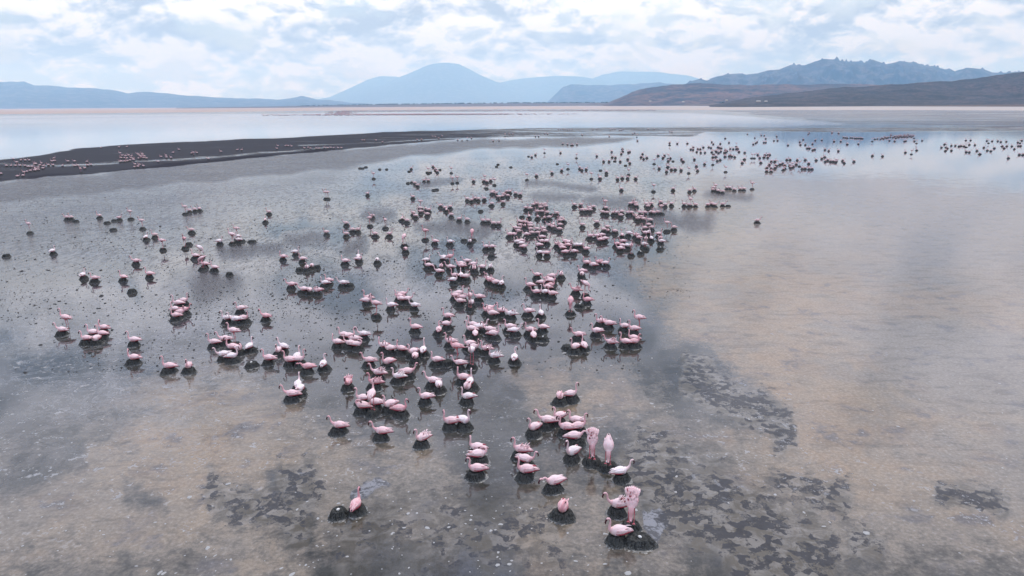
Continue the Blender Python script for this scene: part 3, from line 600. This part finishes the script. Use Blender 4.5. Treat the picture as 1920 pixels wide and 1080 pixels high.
# ---------------------------------------------------------------- the colony
# each clump: where it is, then its birds and empty nests as "x,y,code": s sitting, f sitting fluffed, p curled or head low, t standing, d/b bowing;
# then L R F A l r k q = facing; w = in the water without a nest; 1/2/3 = paler, pinker, rosier; E empty nest, G empty nest with an egg
COL = [
("beside bottom slate patch", "1156,996,sL 1185,938,bF2 1157,945,fL"),
("at bottom right", "1199,1012,G"),
("at very bottom centre", "1055,952,pF3"),
("just above bottom centre", "1037,902,pl"),
("on bottom left double nest", "669,943,sA3 635,961,G"),
("right of bowing pair", "1166,883,sR1"),
("bowing over egg nests", "1111,823,bF2 1141,833,bF"),
("left of bowing pair", "1072,847,sl1 1080,817,pR 1087,798,sR2 1060,800,sL2 1077,787,sL 1047,780,sl 1024,787,sL 1000,801,sl"),
("topmost near bottom right", "1050,743,pF2 1072,738,sR"),
("in lower central channel", "975,842,fL2 988,861,sr 984,880,sL2"),
("left of lower channel", "892,838,sL 900,851,pR 891,878,sL2"),
("touching above lower channel", "843,789,sL2 871,788,sr1"),
("on lower tan flat", "634,797,sL2 714,808,sL2 790,821,fl"),
("in lower left centre", "678,746,sL 678,760,pL2 697,736,tA 702,755,sL 729,758,sl 752,766,sR3"),
("left of lower centre clump", "652,717,fF3"),
("above lower centre clump", "701,716,fL3"),
("left of bottom column", "796,743,sL"),
("in lower centre column", "867,707,sL2 882,714,sA1 876,725,pF 875,743,sL1"),
("just above bottom column", "810,713,sL 823,722,pF1"),
("lowest of left clumps", "559,719,sA1 562,729,pF1 545,738,sL2"),
("left of lower middle", "558,667,sA1 542,674,sL2 561,673,sR 575,687,pL3"),
("between lower left clumps", "607,681,sA1"),
("near lower left clumps", "502,671,sL2 521,657,sF 530,649,sk1"),
("in big left clump", "437,618,tL 420,635,sL 399,641,sL 434,650,sL2 448,653,pr 417,664,sl1 437,667,sR1 469,648,sA1 472,683,G"),
("above lower left flat", "315,686,sL2 353,686,sF2"),
("stacked at far left", "249,637,sL 249,670,sL2"),
("at lowest far left", "193,614,sL2 172,623,sL 190,625,sL2 179,635,pF 160,634,sL2"),
("standing at far left", "122,594,tLw2 114,618,sL"),
("packed at mid left", "332,568,sL 346,563,sR 328,591,sL2 341,584,sR2 327,579,sL 346,581,sR3"),
("above big left clump", "450,578,sl 424,596,sL1 442,598,sL1 457,596,sR2"),
("right of left clumps", "497,592,sL3"),
("tightly packed left centre", "631,641,sL 646,628,sL 655,630,sR 661,634,pL 656,643,sL 670,645,pR 680,626,sL1"),
("right of packed clump", "691,675,sL2 726,678,sl2 708,698,fL 745,705,fL1 766,696,sR2"),
("under left centre flock", "718,647,sL 730,653,sL 751,653,sk2"),
("stacked near centre", "773,659,sl 778,668,pF 794,655,sA1"),
("in left centre gap", "777,613,sL2"),
("right of centre gap", "838,592,sL2 839,607,sR 823,617,sA2"),
("around rosy standing bird", "843,639,sL2 849,649,tL3 819,674,sL 860,680,sL 842,680,E 884,655,tF1 878,644,sl 890,650,sR 910,653,fL2 926,667,fL1"),
("isolated right of centre", "965,669,sA1"),
("in middle of flock", "885,608,sL 882,616,sL 891,624,pA 902,612,sR1 916,617,sL 927,625,sR"),
("right of flock middle", "954,612,sL 966,619,sR1 992,618,sL2 1000,627,pA 1016,613,sL 1018,635,G"),
("above flock middle", "989,583,sL 1014,586,sA1"),
("packed just above middle", "920,577,pR2 913,581,sL3 921,587,sL 939,582,sL2"),
("right of packed pinks", "957,588,fL1"),
("around large standing bird", "862,549,sR 852,554,sL2 869,557,pR2 861,564,sL 881,553,tF2 897,556,sL2 883,568,sF1"),
("on left centre nest", "704,567,tL2"),
("beside left standing bird", "689,558,sL2 688,563,sR"),
("packed upper left centre", "732,572,sL1 756,551,sR2 747,555,sL2 751,560,sL 765,560,sR 776,572,sL1"),
("on right flock edge", "1186,633,sL2 1171,640,sL2 1191,640,sR3"),
("inside right flock edge", "1144,641,fL2"),
("under right edge stander", "1169,611,sL 1187,616,sL2 1198,595,tLw2"),
("upper right flock edge", "1125,602,sL2 1140,606,sL2"),
("below upper right edge", "1117,620,sL"),
("in lower right centre", "1083,627,sL2 1077,650,sl 1094,646,sA 1063,651,E"),
("beside right egg nest", "1070,562,dF3"),
("near right egg nest", "1100,562,sL3 1087,573,G"),
("stacked right of centre", "1079,543,fL3 1098,531,dr"),
("overlapping right of centre", "1090,508,sL2 1091,514,pF"),
("spread right of centre", "1099,492,sL2 1111,496,sL 1122,491,fL3 1137,493,sR"),
("crowded right of centre", "1006,515,sL2 1025,523,sL2 1037,517,sR2 1052,514,pF 1035,526,sR 1017,529,sR 1034,534,sR3 1025,538,sL2 992,534,sL2 1004,547,sL2 1021,547,sL1 1034,550,sL2"),
("slanting just above centre", "914,522,sL 918,525,sL3 928,529,sL 941,530,sA1"),
("crowded just above centre", "801,487,sR1 802,497,sL 813,500,E 831,482,sL1 836,484,sR1 844,480,tR3 827,499,pF2 843,500,sL 822,508,sL 863,494,sL 864,498,sL2 874,489,sL 889,495,sR 889,503,fF2 906,500,sR 920,500,pF1 852,516,sL2 851,524,sR1 864,515,sA1 875,518,sR"),
("small above crowded clump", "911,462,sL 921,462,sL 921,480,E"),
("paired in upper left", "608,530,sL1 615,525,sL2 643,530,sL1 655,535,E"),
("spread in upper left", "545,533,sL2 568,542,sL 581,544,pF 594,544,pl2"),
("mixed in upper left", "530,481,sL2 555,472,sR1 566,485,sL 575,501,sF 585,498,pF 562,505,E 594,501,E"),
("scattered in upper left", "646,489,sL 672,480,sA1 673,485,sR 707,487,pF1"),
("stacked left upper centre", "757,443,dF2 760,467,pF2"),
("around left standing birds", "365,479,sL 378,484,dL2 383,495,sL2 374,463,dR1 401,501,sL 430,514,E"),
("in open left water", "156,515,sA1 176,521,sL2 230,519,sL2 254,489,sL2 279,513,sL2 247,546,E"),
("above open left water", "274,444,sA1 290,440,sL 303,450,tL2 345,447,tF3 354,457,E"),
("at far left margin", "99,470,sA1 12,479,E 53,419,tLw2 56,436,E"),
("in upper left corner", "125,407,sL 133,407,sL 142,414,E 186,404,sL1 201,417,E 214,413,E 223,408,sR 212,430,E 243,396,tL1 265,413,tL3"),
("in left middle row", "359,431,sL 412,452,sR1 434,439,tL 445,443,sL1 446,449,sL1 454,451,E 473,452,E 443,428,tLw1"),
("in distant left row", "346,387,tL1 355,394,sL1 365,392,sL1 374,391,sF1"),
("at distant left gap", "504,397,sL2 497,412,sA1"),
("scattered distant left centre", "612,435,sl1 649,418,sL1 693,408,tR1 698,404,sL1 661,430,sL 671,430,sR 649,438,sL2 703,438,sL1 730,438,sR2 722,412,tF3 754,409,sA2 763,413,sL1"),
("in distant central line", "797,432,tl3 815,452,sL2 843,453,sL1 885,433,dF3 870,450,E 881,452,sF1"),
("along distant centre", "861,410,sR 876,411,sL1 906,413,sL 915,413,sL 926,418,sL2 934,418,sR1 901,395,E 846,402,sL2"),
("upper distant centre", "775,399,sL3 779,404,sL1 789,396,sL 788,390,sL2 804,393,sR1 801,401,sL1 798,391,sF2"),
("small at distant centre", "826,385,sL 835,389,sL2 844,387,sR 837,393,sA1"),
("right below great clump", "1082,459,sL1 1089,459,sR1 1098,466,sL2"),
("lower right great clump", "1044,457,sl2 1051,460,sL2 1059,452,sL2 1068,454,sR 1064,459,sL2 1053,464,sL2 1062,472,sR2 1075,471,sL"),
("touching below great clump", "1011,473,sL1 1026,474,sR2"),
("just below great clump", "1015,444,sL 1017,452,sL 1024,452,sR 1009,459,sL 983,462,sR2"),
("below left great clump", "968,453,sL1 976,451,sL 979,456,sR1"),
("forming great distant clump", "975,415,sL2 980,416,sR2 987,417,sL2 994,419,sL2 975,422,sL 984,423,sF1 994,423,sL 966,427,sL2 973,428,sR 972,433,sL2 995,429,sL2 1007,429,sL2 1018,428,sL2 1020,433,sL3 997,436,sL2 1008,436,sR 956,439,sL2 964,439,sR2 986,439,sL"),
("right beside great clump", "1030,422,sL 1038,420,sA2 1037,425,sL2 1050,413,sL1 1052,409,sL1 1057,412,sF1 1050,421,sL3 1049,429,sL1 1040,431,E"),
("just above great clump", "992,405,sA2 1008,406,sF1 1021,408,sF 1030,407,sR2 979,406,E 1008,396,sL 1016,396,sR 1026,398,sL2 1044,399,sL1 1036,402,E"),
("far right centre scatter", "1092,421,sL3 1119,416,sL1 1139,425,sL2 1132,430,sL2 1140,432,sF1 1153,433,sL3 1106,442,sL2 1119,442,sL 1127,440,sL 1124,449,sL2 1133,447,sL"),
("distant right of centre", "1153,434,E 1166,440,sA2 1178,437,sL1 1167,452,sL2 1156,457,sL3 1167,460,sL 1176,460,sR1 1162,465,sL 1184,459,tF2"),
("in right margin column", "1191,440,sL2 1197,445,sL2 1211,447,tF 1207,458,sL1 1211,466,E 1201,474,G 1216,421,sL2 1209,427,sL1 1222,426,sR1 1209,436,sL 1217,435,sF1 1221,446,sA1"),
("farthest right of flock", "1236,438,sR2 1239,446,sF2 1239,452,sL1 1238,466,G 1251,417,tL3 1264,426,sL1"),
("alone on right flat", "1420,413,sR1"),
]
# farther birds, one flock too small to tell apart
FAR = "1200,399 1209,399 1221,398 1226,399 1234,398 1241,401E 1192,405 1202,407 1196,410 1207,411 1219,413 1130,398 1138,399 1150,399 1157,399 1166,397 1164,404 1178,399 1184,399 1135,377t 1136,390 1077,384 1089,384 1113,388 1091,394 1098,394 1105,390 1106,394 1182,382 1186,381 1192,381 1193,385 1212,383 1221,382 1215,387 1239,379 1240,386t 1247,384 1259,382 1000,384 1006,382 1015,384 1022,383 1014,389 1023,387 986,390 994,391 1295,373t 1283,383 1292,384 1304,384 1327,384 1335,382 1340,384 1355,383 1365,386E 1165,354 1226,347t 1262,354 1293,357 1302,355 1338,352 1342,347t 1337,356 1347,358 1355,359 1363,352 1368,352 1377,355 1388,354 1395,354 1411,343t 1158,334 1167,332 1177,332 1192,333 1125,332 610,360t 614,360t 689,363 774,369 788,377t 765,343E 772,342E 778,343 783,347 795,338 803,338 813,356E 819,355E 848,333t 857,332t 888,338 801,323E 807,323E 803,316t 812,311 820,321 817,317 825,318E 771,315 767,321E 846,315t 700,325t 725,317E 712,317E 675,315E 680,315E 686,313E 876,373 884,375 890,372 897,373 908,372 922,361 930,362 925,359 935,369 942,368 944,364 952,367 950,359 956,359 967,362 975,364 922,382 943,379 907,338 913,340 920,337 909,330t 927,336t 912,353E 934,308E 931,312E 958,313E 988,327t 1006,328 1035,323 1053,318 1045,307E 1065,308t 1091,317 1087,314 1099,316 1109,325t 1126,319E 1137,322 1137,328E 1125,333 991,293E 997,293 1004,289 1021,280t 1051,285 1081,289t 1119,291 1132,301 1142,301 1153,302E 1163,301 1147,283 1167,278 1165,287 1168,282 1178,284 1181,283 1148,293 1154,294 1177,297 1181,304 1173,310E 1179,318t 1202,293 1207,296 1213,294 1205,287 1227,299t 1234,290 1246,290 1243,294 1253,290t 1257,295 1253,300 1262,302E 1236,314 1250,320 1252,311 1259,316 1266,316 1277,317 1055,269 1064,270 1071,271 1074,271 1082,270 1278,297 1281,301 1302,297 1321,306 1306,310 1292,315t 1308,318 1361,313t"
FAR2 = [  # (x offset, y offset, scale, points) read off enlargements
(1240, 230, 5.333, "295,258 320,240 318,262 365,255 390,255 420,238 355,282 395,290 437,290 475,237 497,243 565,237 583,243 600,248 505,285 525,278 545,272 550,280 573,292 595,278 640,268 655,275 630,290 645,288 690,253 720,255 690,282 750,253 765,253 778,282 835,290 515,335 545,332 637,330 680,325 705,328 735,335 517,375 560,372 590,362 832,357 810,392 910,315 935,315 965,312 1035,315 1065,315 1085,312 985,342 1025,338 1065,340 1100,380 1135,380 1155,380 995,390 1080,412 1055,443 1055,478 1097,480 1100,450 1135,445 1150,425 1185,410 1215,400 1235,420 1235,448 1220,462 1285,420 1310,405 1320,430 1295,443 1350,408 1385,390 1255,362 1288,362 1360,365 1440,362 1475,400 1410,452 1440,452 1480,455 1508,455 1550,365 1605,350 1635,335 1640,378 1665,368 1695,380 1720,380 1750,370 1745,385 1815,372 1830,393 85,195 160,202 262,200 505,185 520,207 590,203 678,192 752,207 640,150 862,108 935,145 1000,120 1030,122 1045,152 920,208 945,197 958,185 1025,190 1045,190 1127,172 1163,172 1155,132 1267,218 1392,213 1385,186 1440,213 1420,163 1512,205 1605,168 1540,170 1470,108 1480,95 1705,95 1775,100 1460,248 1482,248 1515,265 1535,260 1637,262 1675,273 1772,275 1730,180 1795,180 1857,207"),
(1560, 220, 5.333, "155,262 265,258 22,232 88,232 65,325 405,375 507,378 735,342 800,330 848,320 220,432 575,225 628,230 725,232 740,228 825,230 850,230 902,225 65,150 5,148 115,195 135,197 155,200 185,198 205,198 230,202 250,202 270,202 290,204 305,205 405,212 430,210 455,208 485,212 500,200 515,208 530,192 545,200 560,195 590,170 585,190 610,195 625,185 640,200 650,185 665,180 665,195 680,185 690,175 700,190 715,185 725,170 730,188 745,180 755,190 760,168 775,182 790,175 795,188 810,178 825,182 1125,262 1145,268 1095,293 1155,302 1135,325 1195,322 1195,275 1235,275 1270,282 1290,278 1320,280 1345,265 1375,265 1430,268 1340,222 1387,222 1345,338 1375,340 1450,325 1480,358 1520,293 1555,322 1590,328 1625,300 1550,227 1570,227 1603,230 1660,230 1690,237 1745,235 1705,280 1750,280 1800,280 1722,300 1825,307 1860,243 1865,277 1887,277 1885,227 1900,225 1875,363 1910,365 1765,397"),
(0, 230, 5.333, "65,430 110,430 155,430 200,428 250,430 285,440 320,440 345,410 360,410 415,405 435,432 400,425 350,455 385,450 430,455 360,465 385,470 350,475 305,480 270,490 240,495 175,535 232,528 10,510 485,422 530,422 545,380 520,385 540,355 210,375 252,375 293,375 165,395 133,362 625,430 680,385 745,385 745,430 780,428 870,390 875,425 910,420 803,457 847,455 1220,327 1255,330 1285,325 1315,332 1210,350 1245,352 1270,355 1310,350 1330,360 1200,388 1215,386 1245,385 1275,382 1300,375 1335,370 1375,310 1385,322 1400,330 1422,310 1425,325 1445,335 1410,345 1385,355 1435,350 1465,355 1200,302 1350,415 1393,420 1435,432 1345,442 1380,438 1580,388 1610,340 1660,328 1665,345 1710,347 1730,298 1010,248 1190,243 1270,240 1790,268 1915,305"),
(340, 220, 3.097, "70,203 90,205 230,198 325,188 350,188 157,240 560,165 555,180 605,165 620,165 640,167 715,178 735,175 750,180 785,180 800,180 830,175 850,177 868,175 885,177 910,177 930,177 1050,132 1062,132 1130,132 1168,143 1370,130 1395,128 1460,110 1475,112 1495,120 1515,108 1605,130 1630,132 1660,118 1685,118 1810,135 1845,133 1880,97 1905,97"),
(960, 230, 6.0, "520,73 550,73 575,73 600,73 625,75 650,75 675,75 910,75 955,72 1210,80 1230,80 1360,122 1380,110 1405,135 1600,68 1770,95 1800,100 1095,150 790,135 265,148 300,148 370,120 400,125 10,130 1105,68 1130,70 1160,70 1250,72 1530,70 1412,196 1773,220 1860,228")]
FACE = {'L': 178, 'R': 2, 'F': 268, 'A': 92, 'l': 212, 'r': 325, 'k': 148, 'q': 35}
FTX = {'L': 'facing left', 'R': 'facing right', 'F': 'facing forward', 'A': 'facing away', 'l': 'half left', 'r': 'half right', 'k': 'away left', 'q': 'away right'}
POSE = {'s': 'sitting', 'f': 'sitting ruffled', 'p': 'sitting curled', 't': 'standing', 'd': 'bowing', 'b': 'bowing'}
TINT = {'': ('pale', (.70, .505, .525)), '1': ('whitish', (.72, .64, .65)), '2': ('pink', (.67, .43, .455)), '3': ('rosy pink', (.60, .30, .33))}
NUM = 'no one two three four five six seven eight nine ten eleven twelve thirteen fourteen fifteen sixteen seventeen eighteen nineteen twenty'.split()
def nth(k, n):
    if k == 0: return 'leftmost'
    if k == n - 1: return 'rightmost'
    if n == 3: return 'middle one'
    return ('second third fourth fifth sixth seventh eighth ninth tenth eleventh twelfth 13th 14th 15th 16th 17th 18th 19th'.split()[k - 1]) + ' from left'
birds = []; nests = []; farb = []; farn = []
for where, s_ in COL:
    L_ = []
    for e in s_.split():
        x, y, cd = e.split(','); L_.append((float(x), float(y), cd))
    L_.sort(key=lambda t: t[0]); n = len(L_); kb = 0; ke = 0
    nb = sum(t[2][0] not in 'EG' for t in L_); ne = n - nb
    for x, y, cd in L_:
        if cd[0] in 'EG':
            p = ground(x, y, .09); eg = cd[0] == 'G'
            od = (nth(ke, ne) + ' of ' + NUM[ne] + ' ') if ne > 1 else ''
            near = ('beside ' + (NUM[nb] + ' flamingos ' if nb > 1 else 'the flamingo ')) if nb else ''
            nests.append(dict(p=p, e=eg, lab='empty mud nest ' + ('with white egg ' if eg else '') + od + near + where, el='white egg lying in the empty mud nest ' + near + where)); ke += 1
            continue
        pose, dr = cd[0], cd[1]; wet = 'w' in cd; tn = cd[-1] if cd[-1] in '123' else ''
        st = pose in 'tdb'; hz = .52 if st else .085
        nz_ = 0 if wet else .158
        p = ground(x, y, nz_ + hz)
        lab = TINT[tn][0] + ' flamingo ' + POSE[pose] + ' ' + FTX[dr] + ', ' + ((nth(kb, nb) + ' of ' + NUM[nb] + ' ') if nb > 1 else 'single bird ') + where
        birds.append(dict(p=p, pose=pose, rz=FACE[dr] + rng.uniform(-13, 13), tn=tn, nz=nz_, hz=hz, lab=lab))
        if not wet:
            nests.append(dict(p=p.copy(), e=False, lab='dark mud nest under ' + (('flamingo ' + nth(kb, nb) + ' of ' + NUM[nb] + ' ') if nb > 1 else 'the single flamingo ') + where))
        kb += 1
for e in FAR.split():
    fl = e[-1] if e[-1] in 'Et' else ''; x, y = map(float, e.rstrip('Et').split(','))
    farb.append((x, y, fl))
for ox, oy, s_, d_ in FAR2:
    for e in d_.split():
        a, b = e.split(','); farb.append((ox + float(a) / s_, oy + float(b) / s_, 't' if rng.random() < .07 else ''))
# spread nests that would swallow each other
for it in range(6):
    for i in range(len(nests)):
        for j in range(i + 1, len(nests)):
            d = nests[j]['p'] - nests[i]['p']; d.z = 0; l_ = d.length
            if 1e-4 < l_ < .36:
                mv = d.normalized() * (.36 - l_) * .5; nests[i]['p'] -= mv; nests[j]['p'] += mv
k = 0
for b in birds:                                            # birds stay on their own nests
    if b['nz'] > 0:
        while nests[k]['lab'].startswith('empty') : k += 1
        b['p'].x, b['p'].y = nests[k]['p'].x, nests[k]['p'].y; b['nest'] = k; nests[k]['bird'] = b; k += 1
birds.sort(key=lambda b: b['p'].y)
print('birds', len(birds), 'nests', len(nests), 'far', len(farb))
def fix(lab):
    w_ = lab.split()
    if len(w_) > 16: print('LONG', lab)
    return ' '.join(w_[:16])
GB = 'flamingos of the nesting colony'; GN = 'mud nests of the colony'
bird_extra = birds[300:]; birds = birds[:300]
used = {}
for i, b in enumerate(birds):
    vs = VME[b['pose']]; me = vs[i % len(vs)] if b['pose'] != 'b' else vs[0 if b['tn'] == '2' else 1]
    o = add('flamingo', me, loc=(b['p'].x, b['p'].y, b['nz'] + (.085 if b['hz'] < .3 else .50)), rz=R(b['rz']))
    s_ = rng.uniform(.95, 1.07) if b['pose'] in 'sfp' else rng.uniform(.97, 1.03)
    o.scale = (s_, s_ * (1.18 if b['pose'] in 'bd' else 1), s_)
    c_ = TINT[b['tn']][1]; j_ = rng.uniform(.94, 1.05)
    o.color = (min(1, c_[0] * j_), c_[1] * j_, c_[2] * j_, 1)
    if b['pose'] in 'sfp': o.location.x -= .04 * math.cos(R(b['rz'])); o.location.y -= .04 * math.sin(R(b['rz']))
    else: o.location.z = b['nz'] + .50 * s_ + .001
    tag(o, fix(b['lab']), 'flamingo', GB)
nests.sort(key=lambda n: n['p'].y)
nest_extra = nests[300:]; nests = nests[:300]
for i, n in enumerate(nests):
    o = add('mud_nest', NME[i % 4], loc=(n['p'].x, n['p'].y, 0), rz=rng.uniform(0, 6.28))
    s_ = rng.uniform(.78, .95)
    if n['lab'].startswith('empty') : s_ *= 1.0
    o.scale = (s_, s_, rng.uniform(.95, 1.1) if not n.get('bird') else 1)
    if n['e'] and n['p'].y < 13: o.scale = (1.22, 1.0, .95)
    tag(o, fix(n['lab']), 'nest', GN)
    if n['p'].y < 30:
        r_ = add('salt_rim', RIM[i % 3], o, rz=rng.uniform(0, 6.28)); r_.location.z = rng.uniform(0, .003)
    if n['e']:
        e = add('egg', EGG, loc=(n['p'].x, n['p'].y - .02, .155 * o.scale[2] + .027), rz=rng.uniform(0, 3))
        tag(e, fix(n['el']), 'egg', 'eggs on empty nests')
for px, py, lb in ((1111, 857, 'white egg under the ruffled pink bird bowing with raised tail'), (1138, 866, 'white egg under the slimmer pale bird bowing, right of the ruffled one')):
    p = ground(px, py, .18); e = add('egg', EGG, loc=(p.x, p.y, .185), rz=.4); tag(e, lb, 'egg', 'eggs on occupied nests')

# the rest of the flock and of the nests, one object each
def rot(V, a): c_, s_ = math.cos(a), math.sin(a); return np.stack([V[:, 0] * c_ - V[:, 1] * s_, V[:, 0] * s_ + V[:, 1] * c_, V[:, 2]], -1)
def lite(neck, stand):
    M = Mesh(); nk = NECKS[neck]; w_ = [.033, .024, .0195, .017, .0165, .0165]
    M.tube([TRUNK[i] for i in (0, 2, 4, 5, 7, 8)] + [(*p, w_[i], w_[i], 1) for i, p in enumerate(nk) if i % 2 == 0 or i == len(nk) - 1] + [head(nk[-1], None, 'front')[i] for i in (1, 2, 4, 6)], 7, 0)
    if stand:
        for sg in (-1, 1): M.tube([(0, .04 * sg, -.05, .012, .012), (-.03, .04 * sg, -.28, .008, .008), (0, .04 * sg, -.5, .008, .008)], 4, 4)
    return M
LT = {'': [lite('up', 0), lite('fwd', 0), lite('tall', 0)], 't': [lite('up', 1)]}
def joiner():
    return dict(V=[], F=[], M=[], n=0)
def put(J, M, a, loc, s_=1.0):
    V_ = rot(np.array(M.V) * s_, a) + np.array(loc); J['V'].append(V_); J['F'] += [tuple(i + J['n'] for i in f) for f in M.F]; J['M'] += M.M; J['n'] += len(V_)
JB = joiner(); JNV = []; JNF = []; nn = 0
def far_nest(x, y, s_=.95):
    global nn
    v, f = NV[rng.randrange(4)]; v = v.reshape(11, 40, 3)[::2, ::4].reshape(-1, 3)
    v = rot(v, rng.uniform(0, 6.28)) * s_ + np.array([x, y, 0]); k_, n_ = 6, 10
    for j in range(k_ - 1):
        for i in range(n_): JNF.append((nn + j * n_ + i, nn + j * n_ + (i + 1) % n_, nn + (j + 1) * n_ + (i + 1) % n_, nn + (j + 1) * n_ + i))
    JNV.append(v); nn += len(v)
for b in bird_extra:
    st = b['hz'] > .3; put(JB, rng.choice(LT['t' if st else '']), R(b['rz']), (b['p'].x, b['p'].y, b['nz'] + (.5 if st else .085)))
for n in nest_extra: far_nest(n['p'].x, n['p'].y)
for x, y, fl in farb:
    onbar = x < 700 and y < 345 and y > 268
    if fl == 'E':
        p = ground(x, y, .08); far_nest(p.x, p.y); continue
    if fl == 't': p = ground(x, y, .7)
    else: p = ground(x, y + .4, .2)
    a = R(rng.choice((180, 180, 0)) + rng.uniform(-25, 25)); s_ = 1.05
    put(JB, rng.choice(LT['t' if fl == 't' else '']), a, (p.x, p.y, .158 + (.5 if fl == 't' else .085) * s_), s_)
    far_nest(p.x, p.y)
for k in range(2600):                                      # the thin line of birds wading far out by the other shore
    u_ = rng.random()
    if u_ < .45: x = rng.gauss(760, 130); y = 215.3 - (x - 600) * .004 + rng.gauss(0, .5)
    elif u_ < .9: x = rng.uniform(640, 1230); y = 207.5 - (x - 900) * .003 + rng.gauss(0, .7)
    else: x = rng.gauss(640, 12); y = rng.uniform(208, 214)
    if x < 490: continue
    p = ground(x, y, .3); far_nest(p.x, p.y, 1.7); put(JB, LT[''][k % 3] if k % 3 == 0 else LT['t'][0], R(rng.choice((180, 0)) + rng.uniform(-40, 40)), (p.x, p.y, .5), 1.8)
me = mesh_np('distant_flock', np.concatenate(JB['V']), JB['F'], BM, JB['M'])
o = tag(add('distant_flamingo_flock', me), 'flock of tiny pink flamingos scattered far off towards the opposite shore', 'flamingos', GB, 'stuff'); o.color = (.56, .36, .37, 1)
o = tag(add('distant_mud_nests', mesh_np('distant_nests', np.concatenate(JNV), JNF, [MM])), 'far off field of small dark mud nests in the shallows', 'nests', GN, 'stuff')

# lumps of mud and pale flakes of crust lying about: nobody could count them
def scatter(name, n, reg, size, mt, lab, cat, flat_=.5, sides=6):
    Vs = []; Fs = []; c_ = 0
    for k in range(n):
        x0, x1, y0, y1 = rng.choices([r[:4] for r in reg], [r[4] for r in reg])[0]
        px, py = rng.uniform(x0, x1), rng.uniform(y0, y1)
        p = ground(px, py)
        if vnoise(np.array([p.x * .3]), np.array([p.y * .3]), 5)[0] < rng.random() * .75: continue
        s_ = size * math.exp(rng.gauss(0, .5)); el = rng.uniform(1, 1.8); a0 = rng.uniform(0, 3.14)
        ring = []
        for i in range(sides):
            a = 2 * math.pi * i / sides; r = s_ * rng.uniform(.6, 1.2)
            u_, v_ = r * math.cos(a) * el, r * math.sin(a); ring.append((p.x + u_ * math.cos(a0) - v_ * math.sin(a0), p.y + u_ * math.sin(a0) + v_ * math.cos(a0)))
        Vs += [(a, b, -.004) for a, b in ring] + [(p.x + (a - p.x) * .6, p.y + (b - p.y) * .6, s_ * flat_ * rng.uniform(.7, 1.2)) for a, b in ring]
        for i in range(sides): Fs.append((c_ + i, c_ + (i + 1) % sides, c_ + sides + (i + 1) % sides, c_ + sides + i))
        Fs.append(tuple(c_ + sides + i for i in range(sides))); c_ += 2 * sides
    tag(add(name, mesh_np(name, Vs, Fs, [mt], smooth=False)), lab, cat, kind='stuff')
MLp = flat('mud_lump', (.012, .012, .014), .6); MFl = flat('crust_flake', (.26, .26, .26), .7)
scatter('mud_lumps', 24000, [(0, 900, 345, 470, 5), (0, 1000, 470, 600, 4), (500, 1300, 380, 560, 4), (560, 1200, 520, 700, 1.5), (0, 600, 560, 700, 1.2)], .017, MLp, 'countless small dark lumps of mud dotting the shallow water', 'mud lumps')
scatter('crust_flakes', 1600, [(0, 700, 560, 900, 3), (560, 1300, 640, 1080, 5), (1200, 1900, 700, 1080, .8), (0, 600, 900, 1080, .6)], .019, MFl, 'small pale flakes of salt crust floating on the shallows', 'crust flakes', .12, 7)

# ---------------------------------------------------------------- the air over the lake
DENS = 8.2e-5
mt = bpy.data.materials.new('haze'); mt.use_nodes = True; nt = mt.node_tree; nt.nodes.clear()
o_ = nt.nodes.new('ShaderNodeOutputMaterial'); pv = nt.nodes.new('ShaderNodeVolumePrincipled'); nt.links.new(pv.outputs[0], o_.inputs['Volume'])
pv.inputs['Color'].default_value = (.33, .62, 1.0, 1); pv.inputs['Density'].default_value = DENS; pv.inputs['Absorption Color'].default_value = (1, 1, 1, 1); pv.inputs['Anisotropy'].default_value = .0
X0, X1, Y0, Y1, Z0, Z1 = -31000, 31000, -31000, 31000, -30, 1560
V = [(x, y, z) for z in (Z0, Z1) for x, y in ((X0, Y0), (X1, Y0), (X1, Y1), (X0, Y1))]
me = mesh_np('haze', V, [(3, 2, 1, 0), (4, 5, 6, 7), (0, 1, 5, 4), (1, 2, 6, 5), (2, 3, 7, 6), (3, 0, 4, 7)], [mt], smooth=False)
tag(add('haze', me), kind='stuff')
